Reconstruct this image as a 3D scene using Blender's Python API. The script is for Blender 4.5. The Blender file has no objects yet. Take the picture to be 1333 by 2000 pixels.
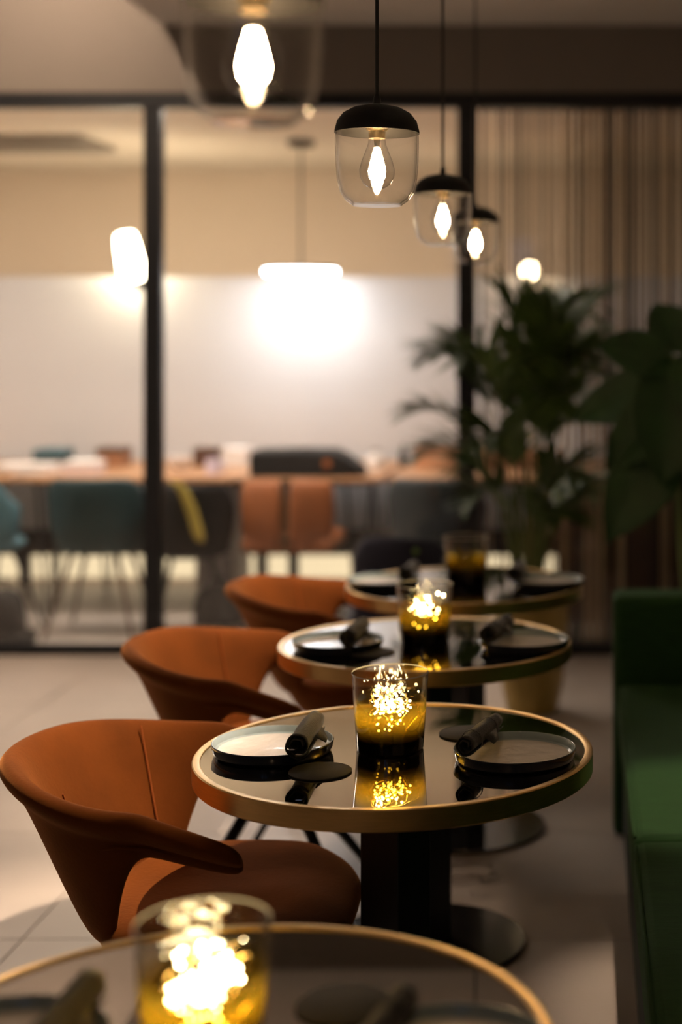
import bpy, math, random
from mathutils import Vector, Matrix
R = math.radians
PI = math.pi
scene = bpy.context.scene
C = scene.collection

# ------------------------------------------------------------------ camera
cam_d = bpy.data.cameras.new('camera')
cam = bpy.data.objects.new('camera', cam_d)
C.objects.link(cam)
cam.location = (0, 0, 1.456)
cam.rotation_euler = (R(90), 0, 0)
cam_d.sensor_fit = 'VERTICAL'
cam_d.sensor_height = 36
cam_d.sensor_width = 24
cam_d.lens = 54
cam_d.shift_x = -(1140 - 666.5) / 2000
cam_d.shift_y = -(1000 - 660) / 2000
cam_d.dof.use_dof = True
cam_d.dof.focus_distance = 2.62
cam_d.dof.aperture_fstop = 1.65
scene.camera = cam

# ------------------------------------------------------------------ world (blue dusk outside the windows behind)
w = bpy.data.worlds.new('dusk')
scene.world = w
w.use_nodes = True
w.node_tree.nodes['Background'].inputs[0].default_value = (0.22, 0.42, 0.85, 1)
w.node_tree.nodes['Background'].inputs[1].default_value = 0.30

vs = scene.view_settings
vs.view_transform = 'Standard'
vs.look = 'None'
vs.gamma = 1
vs.use_curve_mapping = False
vs.exposure = 1.0

PENDANT_L = 140.0      # filament radiance
DOWN_L = 4000.0
SPOT_L = 78000.0         # added unseen spots for the chairs and bench         # added unseen downlights in the high ceiling
FAR_FILL_L = 19.0      # added hidden light brightening the far room
FAR_DISC_L = 13.0      # disc pendant of the far room
SCONCE_L = 20.0
LED_L = 45.0
STRIP_L = 0.55
WALL_FILL_L = 6.5  # added hidden strip that lifts the far wall and ceiling

# ------------------------------------------------------------------ materials
MATS = {}
def nmat(name):
    m = bpy.data.materials.new(name)
    m.use_nodes = True
    MATS[name] = m
    return m, m.node_tree.nodes, m.node_tree.links

def pbr(name, col, rough=0.5, metal=0.0, spec=0.5, sheen=0.0, var=0.0, vscale=8.0, bump=0.0, bscale=60.0,
        coat=0.0, stretch=None, ior=1.5, sheen_col=None):
    m, n, l = nmat(name)
    b = n['Principled BSDF']
    b.inputs['Base Color'].default_value = (*col, 1)
    b.inputs['Roughness'].default_value = rough
    b.inputs['Metallic'].default_value = metal
    b.inputs['Specular IOR Level'].default_value = spec
    b.inputs['IOR'].default_value = ior
    b.inputs['Coat Weight'].default_value = coat
    if sheen:
        b.inputs['Sheen Weight'].default_value = sheen
        b.inputs['Sheen Roughness'].default_value = 0.4
        if sheen_col:
            b.inputs['Sheen Tint'].default_value = (*sheen_col, 1)
    if var or bump:
        tc = n.new('ShaderNodeTexCoord')
        mp = n.new('ShaderNodeMapping')
        l.new(tc.outputs['Object'], mp.inputs['Vector'])
        if stretch:
            mp.inputs['Scale'].default_value = stretch
    if var:
        nz = n.new('ShaderNodeTexNoise')
        nz.inputs['Scale'].default_value = vscale
        nz.inputs['Detail'].default_value = 5
        l.new(mp.outputs['Vector'], nz.inputs['Vector'])
        rp = n.new('ShaderNodeValToRGB')
        rp.color_ramp.elements[0].position = 0.3
        rp.color_ramp.elements[1].position = 0.7
        rp.color_ramp.elements[0].color = (*[c * (1 - var) for c in col], 1)
        rp.color_ramp.elements[1].color = (*[min(1, c * (1 + var)) for c in col], 1)
        l.new(nz.outputs['Fac'], rp.inputs['Fac'])
        l.new(rp.outputs['Color'], b.inputs['Base Color'])
    if bump:
        nb = n.new('ShaderNodeTexNoise')
        nb.inputs['Scale'].default_value = bscale
        nb.inputs['Detail'].default_value = 3
        l.new(mp.outputs['Vector'], nb.inputs['Vector'])
        bp = n.new('ShaderNodeBump')
        bp.inputs['Strength'].default_value = bump
        bp.inputs['Distance'].default_value = 0.004
        l.new(nb.outputs['Fac'], bp.inputs['Height'])
        l.new(bp.outputs['Normal'], b.inputs['Normal'])
    return m

def emit(name, col, strength):
    m, n, l = nmat(name)
    n.remove(n['Principled BSDF'])
    e = n.new('ShaderNodeEmission')
    e.inputs[0].default_value = (*col, 1)
    e.inputs[1].default_value = strength
    l.new(e.outputs[0], n['Material Output'].inputs[0])
    return m

def thin_glass(name, tint=(1, 1, 1), ramp=None, zmax=1.0, f0=0.05, amber=0.0):
    """thin clear glass: tinted transparency plus a Schlick reflection; ramp = tint along object Z"""
    m, n, l = nmat(name)
    n.remove(n['Principled BSDF'])
    tr = n.new('ShaderNodeBsdfTransparent')
    tr.inputs[0].default_value = (*tint, 1)
    base = tr
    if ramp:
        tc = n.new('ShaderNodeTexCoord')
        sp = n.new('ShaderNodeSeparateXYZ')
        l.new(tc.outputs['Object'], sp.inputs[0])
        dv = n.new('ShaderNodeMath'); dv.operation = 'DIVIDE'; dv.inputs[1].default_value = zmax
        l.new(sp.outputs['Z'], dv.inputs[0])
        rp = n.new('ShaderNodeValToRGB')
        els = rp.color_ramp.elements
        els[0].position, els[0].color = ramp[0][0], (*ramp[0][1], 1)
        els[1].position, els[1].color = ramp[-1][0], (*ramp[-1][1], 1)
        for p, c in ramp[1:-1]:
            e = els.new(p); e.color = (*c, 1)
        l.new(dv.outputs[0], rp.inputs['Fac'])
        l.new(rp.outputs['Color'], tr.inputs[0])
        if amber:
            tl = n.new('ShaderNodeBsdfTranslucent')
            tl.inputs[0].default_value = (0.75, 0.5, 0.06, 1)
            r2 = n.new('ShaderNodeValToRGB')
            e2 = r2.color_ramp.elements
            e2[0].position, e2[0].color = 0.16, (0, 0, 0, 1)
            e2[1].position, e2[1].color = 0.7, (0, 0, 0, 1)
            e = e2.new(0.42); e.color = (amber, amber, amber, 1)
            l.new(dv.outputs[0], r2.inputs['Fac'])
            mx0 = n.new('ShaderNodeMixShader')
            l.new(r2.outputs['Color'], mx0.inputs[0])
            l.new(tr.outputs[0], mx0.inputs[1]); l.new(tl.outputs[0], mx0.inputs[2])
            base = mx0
    gl = n.new('ShaderNodeBsdfGlossy')
    gl.inputs['Roughness'].default_value = 0.01
    lw = n.new('ShaderNodeLayerWeight')
    lw.inputs['Blend'].default_value = 0.5
    pw = n.new('ShaderNodeMath'); pw.operation = 'POWER'; pw.inputs[1].default_value = 4.0
    l.new(lw.outputs['Facing'], pw.inputs[0])
    ma = n.new('ShaderNodeMath'); ma.operation = 'MULTIPLY_ADD'
    ma.inputs[1].default_value = 1 - f0; ma.inputs[2].default_value = f0
    l.new(pw.outputs[0], ma.inputs[0])
    mx = n.new('ShaderNodeMixShader')
    l.new(ma.outputs[0], mx.inputs[0])
    l.new(base.outputs[0], mx.inputs[1]); l.new(gl.outputs[0], mx.inputs[2])
    l.new(mx.outputs[0], n['Material Output'].inputs[0])
    return m

tile_m = pbr('floor_tile', (0.46, 0.40, 0.36), 0.38, var=0.07, vscale=3, bump=0.05, bscale=40)
grout_m = pbr('grout', (0.16, 0.14, 0.125), 0.9, var=0.1)
plaster = pbr('plaster', (0.55, 0.50, 0.45), 0.9, var=0.03, vscale=2)
ceil_m = pbr('ceiling_paint', (0.50, 0.48, 0.46), 0.9, var=0.03, vscale=2)
bulk_m = pbr('bulkhead_paint', (0.16, 0.138, 0.122), 0.85, var=0.03, vscale=2)
beige = pbr('beige_paint', (0.78, 0.64, 0.50), 0.9, var=0.02, vscale=2)
white_panel = pbr('white_panel', (0.59, 0.58, 0.585), 0.6, var=0.015, vscale=2)
far_ceil = pbr('far_ceiling_paint', (0.80, 0.70, 0.57), 0.9, var=0.02, vscale=2)
black_metal = pbr('black_metal', (0.012, 0.013, 0.016), 0.45, metal=0.0, spec=0.4, var=0.1, vscale=20)
cap_rubber = pbr('cap_rubber', (0.004, 0.004, 0.0045), 0.6, spec=0.3, var=0.1)
black_frame = pbr('black_frame', (0.008, 0.009, 0.012), 0.5, spec=0.35, var=0.1, vscale=10)
base_gloss = pbr('black_base_gloss', (0.012, 0.011, 0.011), 0.16, spec=0.6, var=0.1, vscale=10)
dark_bar = pbr('dark_beam', (0.035, 0.028, 0.026), 0.6, var=0.1)
brass = pbr('brushed_brass', (0.70, 0.47, 0.20), 0.30, metal=1.0, var=0.10, vscale=6, stretch=(4, 4, 160), bump=0.05, bscale=8)
black_glass = pbr('black_mirror_glass_top', (0.52, 0.50, 0.48), 0.02, metal=1.0, var=0.02)
navy_glaze = pbr('navy_glaze', (0.006, 0.009, 0.018), 0.14, spec=0.5, var=0.2, vscale=20)
white_glaze = pbr('white_glaze', (0.74, 0.69, 0.66), 0.10, spec=0.6, var=0.06, vscale=25, bump=0.35, bscale=38)
rim_glaze = pbr('bluegrey_glaze', (0.34, 0.42, 0.45), 0.15, spec=0.6, var=0.12, vscale=20)
napkin_m = pbr('charcoal_napkin', (0.026, 0.022, 0.020), 0.95, sheen=0.3, var=0.12, vscale=30, bump=0.3, bscale=220)
coaster_m = pbr('charcoal_coaster', (0.035, 0.032, 0.030), 0.8, var=0.1, vscale=30, bump=0.1, bscale=300)
steel = pbr('polished_steel', (0.78, 0.76, 0.73), 0.14, metal=1.0, var=0.04)
socket_m = pbr('brass_socket', (0.80, 0.62, 0.36), 0.25, metal=1.0, var=0.05)
velvet = pbr('orange_velvet', (0.112, 0.029, 0.0042), 0.85, spec=0.08, sheen=0.45, sheen_col=(1.0, 0.42, 0.13), var=0.18, vscale=9, bump=0.15, bscale=120)
velvet_seam = pbr('orange_velvet_seam', (0.25, 0.06, 0.010), 0.85, spec=0.2, var=0.1)
green_m = pbr('green_weave', (0.020, 0.062, 0.018), 0.85, spec=0.2, sheen=0.12, sheen_col=(0.4, 0.7, 0.4), var=0.22, vscale=14, stretch=(1, 14, 14), bump=0.3, bscale=90)
green_dark = pbr('green_base_cloth', (0.010, 0.022, 0.012), 0.9, var=0.15)
teal_m = pbr('teal_shell', (0.014, 0.042, 0.050), 0.6, var=0.1, vscale=6)
pale_teal = pbr('pale_teal_shell', (0.08, 0.17, 0.21), 0.6, var=0.1, vscale=6)
slate_m = pbr('slate_shell', (0.025, 0.034, 0.040), 0.6, var=0.1, vscale=6)
tan_m = pbr('tan_leather', (0.32, 0.105, 0.035), 0.55, var=0.12, vscale=7)
tan_dark = pbr('dark_piping', (0.10, 0.055, 0.02), 0.7, var=0.1)
navy_cloth = pbr('navy_cloth', (0.012, 0.014, 0.032), 0.9, sheen=0.2, var=0.2, vscale=8)
black_cloth = pbr('black_cloth', (0.012, 0.011, 0.011), 0.9, var=0.2, vscale=8)
grey_cloth = pbr('dark_grey_cloth', (0.05, 0.046, 0.046), 0.9, var=0.15, vscale=8)
wood_top = pbr('oak_top', (0.42, 0.22, 0.11), 0.5, var=0.2, vscale=6, stretch=(1, 8, 8))
wood_dark = pbr('walnut', (0.09, 0.04, 0.022), 0.5, var=0.25, vscale=5, stretch=(8, 8, 1))
slat_a = pbr('slat_oak', (0.40, 0.28, 0.17), 0.6, var=0.2, vscale=5, stretch=(10, 10, 1))
slat_b = pbr('slat_brown', (0.075, 0.040, 0.022), 0.6, var=0.2, vscale=5, stretch=(10, 10, 1))
slat_c = pbr('slat_dark', (0.022, 0.013, 0.009), 0.6, var=0.2, vscale=5, stretch=(10, 10, 1))
pot_m = pbr('olive_gold_pot', (0.36, 0.25, 0.07), 0.42, metal=0.35, var=0.15, vscale=6)
pot_dark = pbr('dark_pot', (0.03, 0.03, 0.03), 0.6, var=0.1)
soil_m = pbr('soil', (0.03, 0.02, 0.013), 1.0, var=0.3, vscale=40, bump=0.5, bscale=80)
palm_m = pbr('palm_leaf', (0.065, 0.115, 0.022), 0.5, var=0.3, vscale=10)
stem_m = pbr('palm_stem', (0.13, 0.17, 0.045), 0.55, var=0.2, vscale=10)
broad_m = pbr('broad_leaf', (0.010, 0.045, 0.007), 0.6, var=0.3, vscale=7)
rib_m = pbr('leaf_midrib', (0.03, 0.07, 0.016), 0.5, var=0.2)
paper_m = pbr('white_paper', (0.80, 0.76, 0.74), 0.8, var=0.03)
pink_m = pbr('pale_pink_card', (0.74, 0.60, 0.58), 0.8, var=0.04)
brown_card = pbr('brown_card', (0.30, 0.14, 0.07), 0.8, var=0.12)
orange_card = pbr('orange_card', (0.60, 0.30, 0.16), 0.8, var=0.08)
lilac_m = pbr('lilac_ceramic', (0.66, 0.60, 0.74), 0.3, var=0.04)
yellow_m = pbr('yellow_cloth', (0.55, 0.42, 0.09), 0.9, var=0.15)
grey_lacquer = pbr('grey_lacquer', (0.38, 0.36, 0.38), 0.5, var=0.04)
tag_green = pbr('green_tag', (0.12, 0.20, 0.05), 0.7, var=0.1)
vent_m = pbr('vent_grey', (0.28, 0.24, 0.20), 0.6, var=0.05)
clear_glass = thin_glass('lamp_glass', (0.996, 0.995, 0.993), f0=0.04)
bulb_glass = thin_glass('bulb_glass', (0.96, 0.955, 0.95), f0=0.06)
pane_glass = thin_glass('pane_glass', (0.97, 0.975, 0.97), f0=0.05)
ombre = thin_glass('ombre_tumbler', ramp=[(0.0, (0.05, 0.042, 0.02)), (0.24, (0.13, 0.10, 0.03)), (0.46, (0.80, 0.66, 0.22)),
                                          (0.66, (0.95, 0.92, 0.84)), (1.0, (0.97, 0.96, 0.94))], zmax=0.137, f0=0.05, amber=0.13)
filament = emit('filament_glow', (1.0, 0.66, 0.34), PENDANT_L)
added_spot_glow = emit('added_spot_glow', (1.0, 0.76, 0.54), SPOT_L)
down_glow = emit('added_downlight_glow', (1.0, 0.74, 0.52), DOWN_L)
far_fill = emit('far_fill_glow', (1.0, 0.85, 0.71), FAR_FILL_L)
disc_glow = emit('disc_diffuser_glow', (0.97, 0.98, 1.0), FAR_DISC_L)
sconce_glow = emit('lamp_tube_glow', (1.0, 0.86, 0.60), SCONCE_L)
globe_glow = emit('globe_glow', (1.0, 0.72, 0.40), 14.0)
strip_glow = emit('toe_strip_glow', (1.0, 0.78, 0.48), STRIP_L)
wall_fill_glow = emit('wall_fill_glow', (1.0, 0.80, 0.60), WALL_FILL_L)
led_glow = emit('led_glow', (1.0, 0.80, 0.42), LED_L)
wire_m = pbr('copper_wire', (0.80, 0.55, 0.20), 0.25, metal=1.0, var=0.05)

# ------------------------------------------------------------------ mesh helpers
class MB:
    def __init__(s):
        s.v = []; s.f = []
    def add(s, vs, fs):
        o = len(s.v)
        s.v += [tuple(v) for v in vs]
        s.f += [tuple(i + o for i in f) for f in fs]
        return s
    def box(s, x0, x1, y0, y1, z0, z1):
        vs = [(x0, y0, z0), (x1, y0, z0), (x1, y1, z0), (x0, y1, z0), (x0, y0, z1), (x1, y0, z1), (x1, y1, z1), (x0, y1, z1)]
        return s.add(vs, [(0, 3, 2, 1), (4, 5, 6, 7), (0, 1, 5, 4), (1, 2, 6, 5), (2, 3, 7, 6), (3, 0, 4, 7)])
    def rings(s, rings, closed=True, cap0=True, cap1=True, loop=False):
        n = len(rings[0]); vs = [p for r in rings for p in r]; fs = []
        m = len(rings)
        for i in range(m if loop else m - 1):
            a = i * n; b = ((i + 1) % m) * n
            for j in range(n if closed else n - 1):
                k = (j + 1) % n
                fs.append((a + j, a + k, b + k, b + j))
        if cap0 and not loop: fs.append(tuple(range(n))[::-1])
        if cap1 and not loop: fs.append(tuple(range((m - 1) * n, m * n)))
        return s.add(vs, fs)
    def lathe(s, prof, seg=48, cx=0, cy=0, cz=0, loop=False, cap=True):
        rs = []
        for r, z in prof:
            r = max(r, 1e-5)
            rs.append([(cx + r * math.cos(2 * PI * k / seg), cy + r * math.sin(2 * PI * k / seg), cz + z) for k in range(seg)])
        return s.rings(rs, cap0=cap, cap1=cap, loop=loop)
    def tube(s, pts, r, seg=8, cap=True):
        pts = [Vector(p) for p in pts]
        rad = r if isinstance(r, (list, tuple)) else [r] * len(pts)
        rs = []; up = None
        for i, p in enumerate(pts):
            t = (pts[min(i + 1, len(pts) - 1)] - pts[max(i - 1, 0)])
            if t.length < 1e-9: t = Vector((0, 0, 1))
            t.normalize()
            if up is None:
                up = Vector((0, 0, 1)) if abs(t.z) < 0.9 else Vector((1, 0, 0))
            a = t.cross(up)
            if a.length < 1e-6: a = t.orthogonal()
            a.normalize(); b = a.cross(t); up = b
            rs.append([p + rad[i] * (a * math.cos(2 * PI * k / seg) + b * math.sin(2 * PI * k / seg)) for k in range(seg)])
        return s.rings(rs, cap0=cap, cap1=cap)
    def mesh(s, name):
        m = bpy.data.meshes.new(name)
        m.from_pydata(s.v, [], s.f)
        m.update()
        return m
    def build(s, name, mat, parent=None, smooth=True, bevel=0.0, sub=0, solid=0.0, auto=True):
        o = bpy.data.objects.new(name, s.mesh(name))
        C.objects.link(o)
        o.data.materials.append(mat)
        if parent: o.parent = parent
        if bevel:
            b = o.modifiers.new('bevel', 'BEVEL'); b.width = bevel; b.segments = 3; b.limit_method = 'ANGLE'
        if solid:
            d = o.modifiers.new('solid', 'SOLIDIFY'); d.thickness = solid; d.offset = 0
        if sub:
            d = o.modifiers.new('sub', 'SUBSURF'); d.levels = sub; d.render_levels = sub
        if smooth:
            o.data.shade_smooth()
            if auto and not sub:
                o.data.set_sharp_from_angle(angle=R(40))
        return o

def tag(o, label=None, cat=None, group=None, kind=None):
    if label: o['label'] = label
    if cat: o['category'] = cat
    if group: o['group'] = group
    if kind: o['kind'] = kind
    return o
def empty(name, loc, rz=0.0):
    o = bpy.data.objects.new(name, None)
    C.objects.link(o)
    o.empty_display_size = 0.05
    o.location = loc; o.rotation_euler = (0, 0, rz)
    return o
def copy_tree(o, parent=None):
    c = o.copy(); C.objects.link(c); c.parent = parent
    for ch in list(o.children): copy_tree(ch, c)
    return c
def struct(name, mb, mat, label, cat, **k):
    k.setdefault('smooth', False)
    o = mb.build(name, mat, **k)
    return tag(o, label, cat, kind='structure')
def smooth01(t):
    t = max(0, min(1, t)); return t * t * (3 - 2 * t)

# ------------------------------------------------------------------ the setting
XL, XR = -5.2, 0.78
YB, YG = -3.0, 7.08          # back wall, glass wall
YF = 10.4                    # far room wall
XFR = 2.4
ZD, ZH, ZF = 2.89, 3.7, 2.58
floor = struct('floor', MB().box(XL, XFR, YB, YF, -0.06, -0.006), grout_m, 'pale beige stone tile floor with thin dark joints', 'floor')
tm = MB()
T = 0.8; g = 0.0022
tm.box(g, T - g, g, T - g, -0.008, 0.0)
tmesh = tm.mesh('tile'); tmesh.materials.append(tile_m)
x = -0.56 - T * 6
while x < XFR - 0.3:
    y = 3.72 - T * 9
    while y < YF - 0.1:
        if x > XR + 0.2 and y < YG - 0.8:
            y += T; continue
        o = bpy.data.objects.new('tile', tmesh); C.objects.link(o)
        o.location = (x, y, 0); o.parent = floor
        y += T
    x += T
struct('ceiling', MB().box(-1.935, XR, YB, YG, ZD, ZH), ceil_m, 'grey dropped ceiling above the row of tables', 'ceiling')
struct('ceiling_high', MB().box(XL, -1.935, YB, YG, ZH, ZH + 0.1), ceil_m, 'higher ceiling left of the dropped ceiling', 'ceiling')
struct('wall_left', MB().box(XL - 0.1, XL, YB, YF, 0, ZH), plaster, 'plain plaster wall on the far left', 'wall')
struct('wall_right', MB().box(XR, XR + 0.1, YB, YG, 0, ZH), plaster, 'plain wall behind the green bench', 'wall')
bw = MB()
for a, b in ((XL, -1.5), (-1.15, -0.85), (-0.5, XR)):
    bw.box(a, b, YB - 0.1, YB, 0, ZH)
bw.box(-1.5, -0.5, YB - 0.1, YB, 0, 0.5); bw.box(-1.5, -0.5, YB - 0.1, YB, 2.6, ZH)
struct('wall_back', bw, plaster, 'wall behind the viewer with two tall windows', 'wall')
for i, (a, b) in enumerate(((-1.5, -1.15), (-0.85, -0.5))):
    wn = struct('window_%d' % (i + 1), MB().box(a, b, YB - 0.07, YB - 0.06, 0.5, 2.6), pane_glass, 'tall narrow window onto blue dusk', 'window')
    fr = MB()
    fr.box(a, a + 0.03, YB - 0.09, YB - 0.03, 0.5, 2.6); fr.box(b - 0.03, b, YB - 0.09, YB - 0.03, 0.5, 2.6)
    fr.box(a, b, YB - 0.09, YB - 0.03, 0.5, 0.53); fr.box(a, b, YB - 0.09, YB - 0.03, 2.57, 2.6); fr.box(a, b, YB - 0.09, YB - 0.03, 1.5, 1.53)
    fr.build('window_frame', black_frame, wn, smooth=False)
struct('wall_bulkhead', MB().box(XL, XR, YG - 0.04, YG + 0.08, ZF, ZH), bulk_m, 'warm grey bulkhead above the black glazed partition', 'wall')
# far room
struct('wall_far', MB().box(XL, XFR, YF, YF + 0.1, 0, ZF + 0.1), beige, 'beige back wall of the room behind the glass', 'wall')
struct('wall_far_right', MB().box(XFR, XFR + 0.1, YG, YF, 0, ZF + 0.1), plaster, 'side wall of the room behind the glass', 'wall')
struct('wall_return', MB().box(XR + 0.1, XFR, YG - 0.04, YG + 0.08, 0, ZF + 0.1), plaster, 'wall beside the glazed partition', 'wall')
struct('ceiling_far', MB().box(XL, XFR, YG + 0.08, YF, ZF, ZF + 0.1), far_ceil, 'cream ceiling of the room behind the glass', 'ceiling')
part = struct('wall_partition', MB().box(XL, XFR, 9.05, 9.11, 0.33, 1.816), white_panel, 'long white half-height partition behind the far tables', 'wall')
MB().box(XL, XFR, 9.03, 9.13, 0.18, 0.33).build('bottom_beam', dark_bar, part, smooth=False)
pm = MB().box(-0.03, 0.03, 9.05, 9.11, 0, 0.18)
for px in (-4.6, -3.3, -1.9, -0.4, 1.1):
    o = pm.build('post', dark_bar, part, smooth=False); o.location.x = px
MB().box(XL + 0.05, XFR - 0.05, 9.14, 9.16, 0.03, 0.17).build('light_strip', strip_glow, part, smooth=False)

MB().box(XL + 0.1, -0.45, 9.115, 9.15, 1.765, 1.79).build('added_wall_fill', wall_fill_glow, part, smooth=False)  # glowing strip added out of sight to brighten the beige wall behind

# glazed partition: black frame, panes
gw = tag(empty('glass_partition', (0, YG, 0)), 'black framed floor to ceiling glass partition between the two rooms', 'partition', kind='structure')
gw.name = 'window_3'
mull = [-4.86, -3.42, -1.98, -0.538, 0.74]
for a, b in zip(mull[:-1], mull[1:]):
    MB().box(a + 0.03, b - 0.03, -0.006, 0.006, 0.04, 2.52).build('pane', pane_glass, gw, smooth=False)
for mx in mull:
    MB().box(mx - 0.041, mx + 0.041, -0.035, 0.035, 0.0, 2.585).build('mullion', black_frame, gw, smooth=False, bevel=0.004)
MB().box(XL, XR, -0.04, 0.04, 2.515, 2.582).build('top_rail', black_frame, gw, smooth=False)
MB().box(XL, XR, -0.04, 0.04, 0.0, 0.042).build('bottom_rail', black_frame, gw, smooth=False)

# unseen downlights added in the high ceiling to brighten the left of the floor
for i, yy in enumerate((5.3, 5.9, 6.5)):
    d = tag(empty('added_downlight', (-2.42, yy, ZH)), 'added unseen warm downlight in the high ceiling, %s from the glass partition' % ['farthest', 'second', 'nearest'][i], 'downlight', 'added high ceiling downlights')
    MB().lathe([(0.019, -0.004), (0.05, -0.006), (0.05, 0.0), (0.019, 0.0)], 24, loop=True).build('trim_ring', black_metal, d)
    MB().lathe([(0.018, -0.003), (0.018, -0.001)], 24).build('diffuser', down_glow, d)

for i, (xx, yy, tilt) in enumerate(((0.10, 2.80, 24.0), (0.03, 3.89, 24.0), (0.08, 4.80, 24.0), (0.25, 3.35, 0))):  # unseen spots added to light the chair backs and bench
    d = tag(empty('added_spot', (xx, yy, ZD)), ['added unseen ceiling spot aimed at the nearest orange chair', 'added unseen ceiling spot aimed at the middle orange chair', 'added unseen ceiling spot aimed at the farthest orange chair', 'added unseen ceiling spot above the green bench'][i], 'downlight', 'added dropped ceiling spots')
    d.rotation_euler.y = R(tilt)
    MB().lathe([(0.018, -0.16), (0.045, -0.16), (0.045, 0.0), (0.018, 0.0)], 28, loop=True).build('baffle_tube', cap_rubber, d)
    er = 0.010 if i < 3 else 0.0054
    MB().lathe([(er, -0.016), (er, -0.012)], 20).build('emitter', added_spot_glow, d)
# ------------------------------------------------------------------ bistro tables
TH = 0.725
def make_table():
    t = empty('bistro_table', (0, 0, 0))
    MB().lathe([(0.338, TH - 0.012), (0.338, TH)], 96).build('glass_top', black_glass, t)
    MB().lathe([(0.336, TH - 0.032), (0.336, TH + 0.0015), (0.338, TH + 0.0025), (0.348, TH + 0.0025), (0.350, TH + 0.0005), (0.350, TH - 0.032), (0.348, TH - 0.034), (0.338, TH - 0.034)], 128, loop=True).build('brass_rim', brass, t)
    MB().lathe([(0.335, TH - 0.03), (0.335, TH - 0.012)], 64).build('top_board', black_metal, t)
    s = 0.044
    c = MB().box(-s, s, -s, s, 0.012, TH - 0.03).build('column', black_metal, t, smooth=False, bevel=0.003)
    c.rotation_euler.z = R(-33)
    MB().box(-0.11, 0.11, -0.11, 0.11, TH - 0.036, TH - 0.03).build('mounting_plate', black_metal, t, smooth=False)
    MB().lathe([(0.0, 0.0), (0.238, 0.0), (0.24, 0.002), (0.24, 0.009), (0.237, 0.012), (0.0, 0.013)], 96).build('base_plate', base_gloss, t)
    return t
TABLES = [(-0.375, 1.562), (-0.333, 2.72), (-0.378, 3.69), (-0.352, 4.56)]
TLAB = ['round black glass bistro table with brass rim in the blurred foreground at the bottom edge',
        'sharply focused round black glass bistro table with brass rim, second from the camera',
        'round black glass bistro table with brass rim, third from the camera',
        'round black glass bistro table with brass rim, farthest of the row, before the palm']
t0 = make_table()
for i, (tx, ty) in enumerate(TABLES):
    t = t0 if i == 0 else copy_tree(t0)
    t.location = (tx, ty, 0)
    tag(t, TLAB[i], 'table', 'bistro tables in a row')
    if i == 2:                       # this top sits a touch off level
        for ch in t.children:
            if ch.name.split('.')[0] in ('glass_top', 'brass_rim', 'top_board'):
                ch.rotation_euler.x = R(-0.55)
                ch.location = (0, -0.725 * math.sin(R(0.55)), 0)

# ------------------------------------------------------------------ plates, napkins, coasters
def make_plate():
    p = empty('side_plate', (0, 0, 0))
    MB().lathe([(0.0, 0.0), (0.098, 0.0), (0.102, 0.003), (0.105, 0.010), (0.1065, 0.0195), (0.1055, 0.0205), (0.1045, 0.0195), (0.1015, 0.0085), (0.097, 0.0068), (0.0, 0.0066)], 96).build('dish', navy_glaze, p)
    MB().lathe([(0.0, 0.0070), (0.090, 0.0072), (0.0955, 0.0080), (0.0, 0.0076)], 96).build('glazed_well', white_glaze, p)
    MB().lathe([(0.0955, 0.0075), (0.1003, 0.0098), (0.1034, 0.0192), (0.1041, 0.0206), (0.1052, 0.0209), (0.1036, 0.0188), (0.1012, 0.0093), (0.0962, 0.0070)], 96, loop=True).build('glazed_lip', rim_glaze, p)
    return p
def spiral_napkin(length, r0, turns=1.9, flare=0.0, seed=0):
    rnd = random.Random(seed)
    mb = MB(); rs = []
    n = 44; m = 14
    for i in range(m):
        u = i / (m - 1); y = (u - 0.5) * length
        sc = 1 + flare * (u - 0.5) + 0.05 * math.sin(u * 7 + seed)
        row = []
        for k in range(n):
            a = k / (n - 1) * turns * 2 * PI
            r = r0 * (0.45 + 0.55 * k / (n - 1)) * sc + 0.0006 * math.sin(a * 5 + u * 9 + seed)
            yy = y + 0.010 * (k / n - 0.5) * math.cos(a * 0.6)
            row.append((r * math.cos(a), yy, r * math.sin(a)))
        rs.append(row)
    mb.rings(rs, closed=False, cap0=False, cap1=False)
    return mb
def make_napkin(seed, length=0.20, r=0.021, band=True, flare=-0.12):
    t = empty('napkin_roll', (0, 0, 0))
    spiral_napkin(length, r, flare=flare, seed=seed).build('napkin', napkin_m, t, solid=0.0016, auto=False)
    if band:
        for yy in (-0.055, 0.045):
            mb = MB()
            mb.lathe([(r * 1.03, -0.004), (r * 1.07, -0.0035), (r * 1.07, 0.0035), (r * 1.03, 0.004)], 28, loop=True)
            o = mb.build('fold_band', napkin_m, t); o.rotation_euler = (R(90), 0, 0); o.location = (0, yy, 0)
    # folded corner flap hanging to the side
    mb = MB()
    mb.add([(r * 0.9, -0.03, 0.0), (r * 1.7, -0.02, -0.012), (r * 1.5, 0.02, -0.014), (r * 0.95, 0.035, 0.002), (r * 1.25, 0.0, -0.003)], [(0, 1, 4), (1, 2, 4), (2, 3, 4), (3, 0, 4)])
    mb.build('corner_flap', napkin_m, t, solid=0.002, auto=False)
    return t
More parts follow.
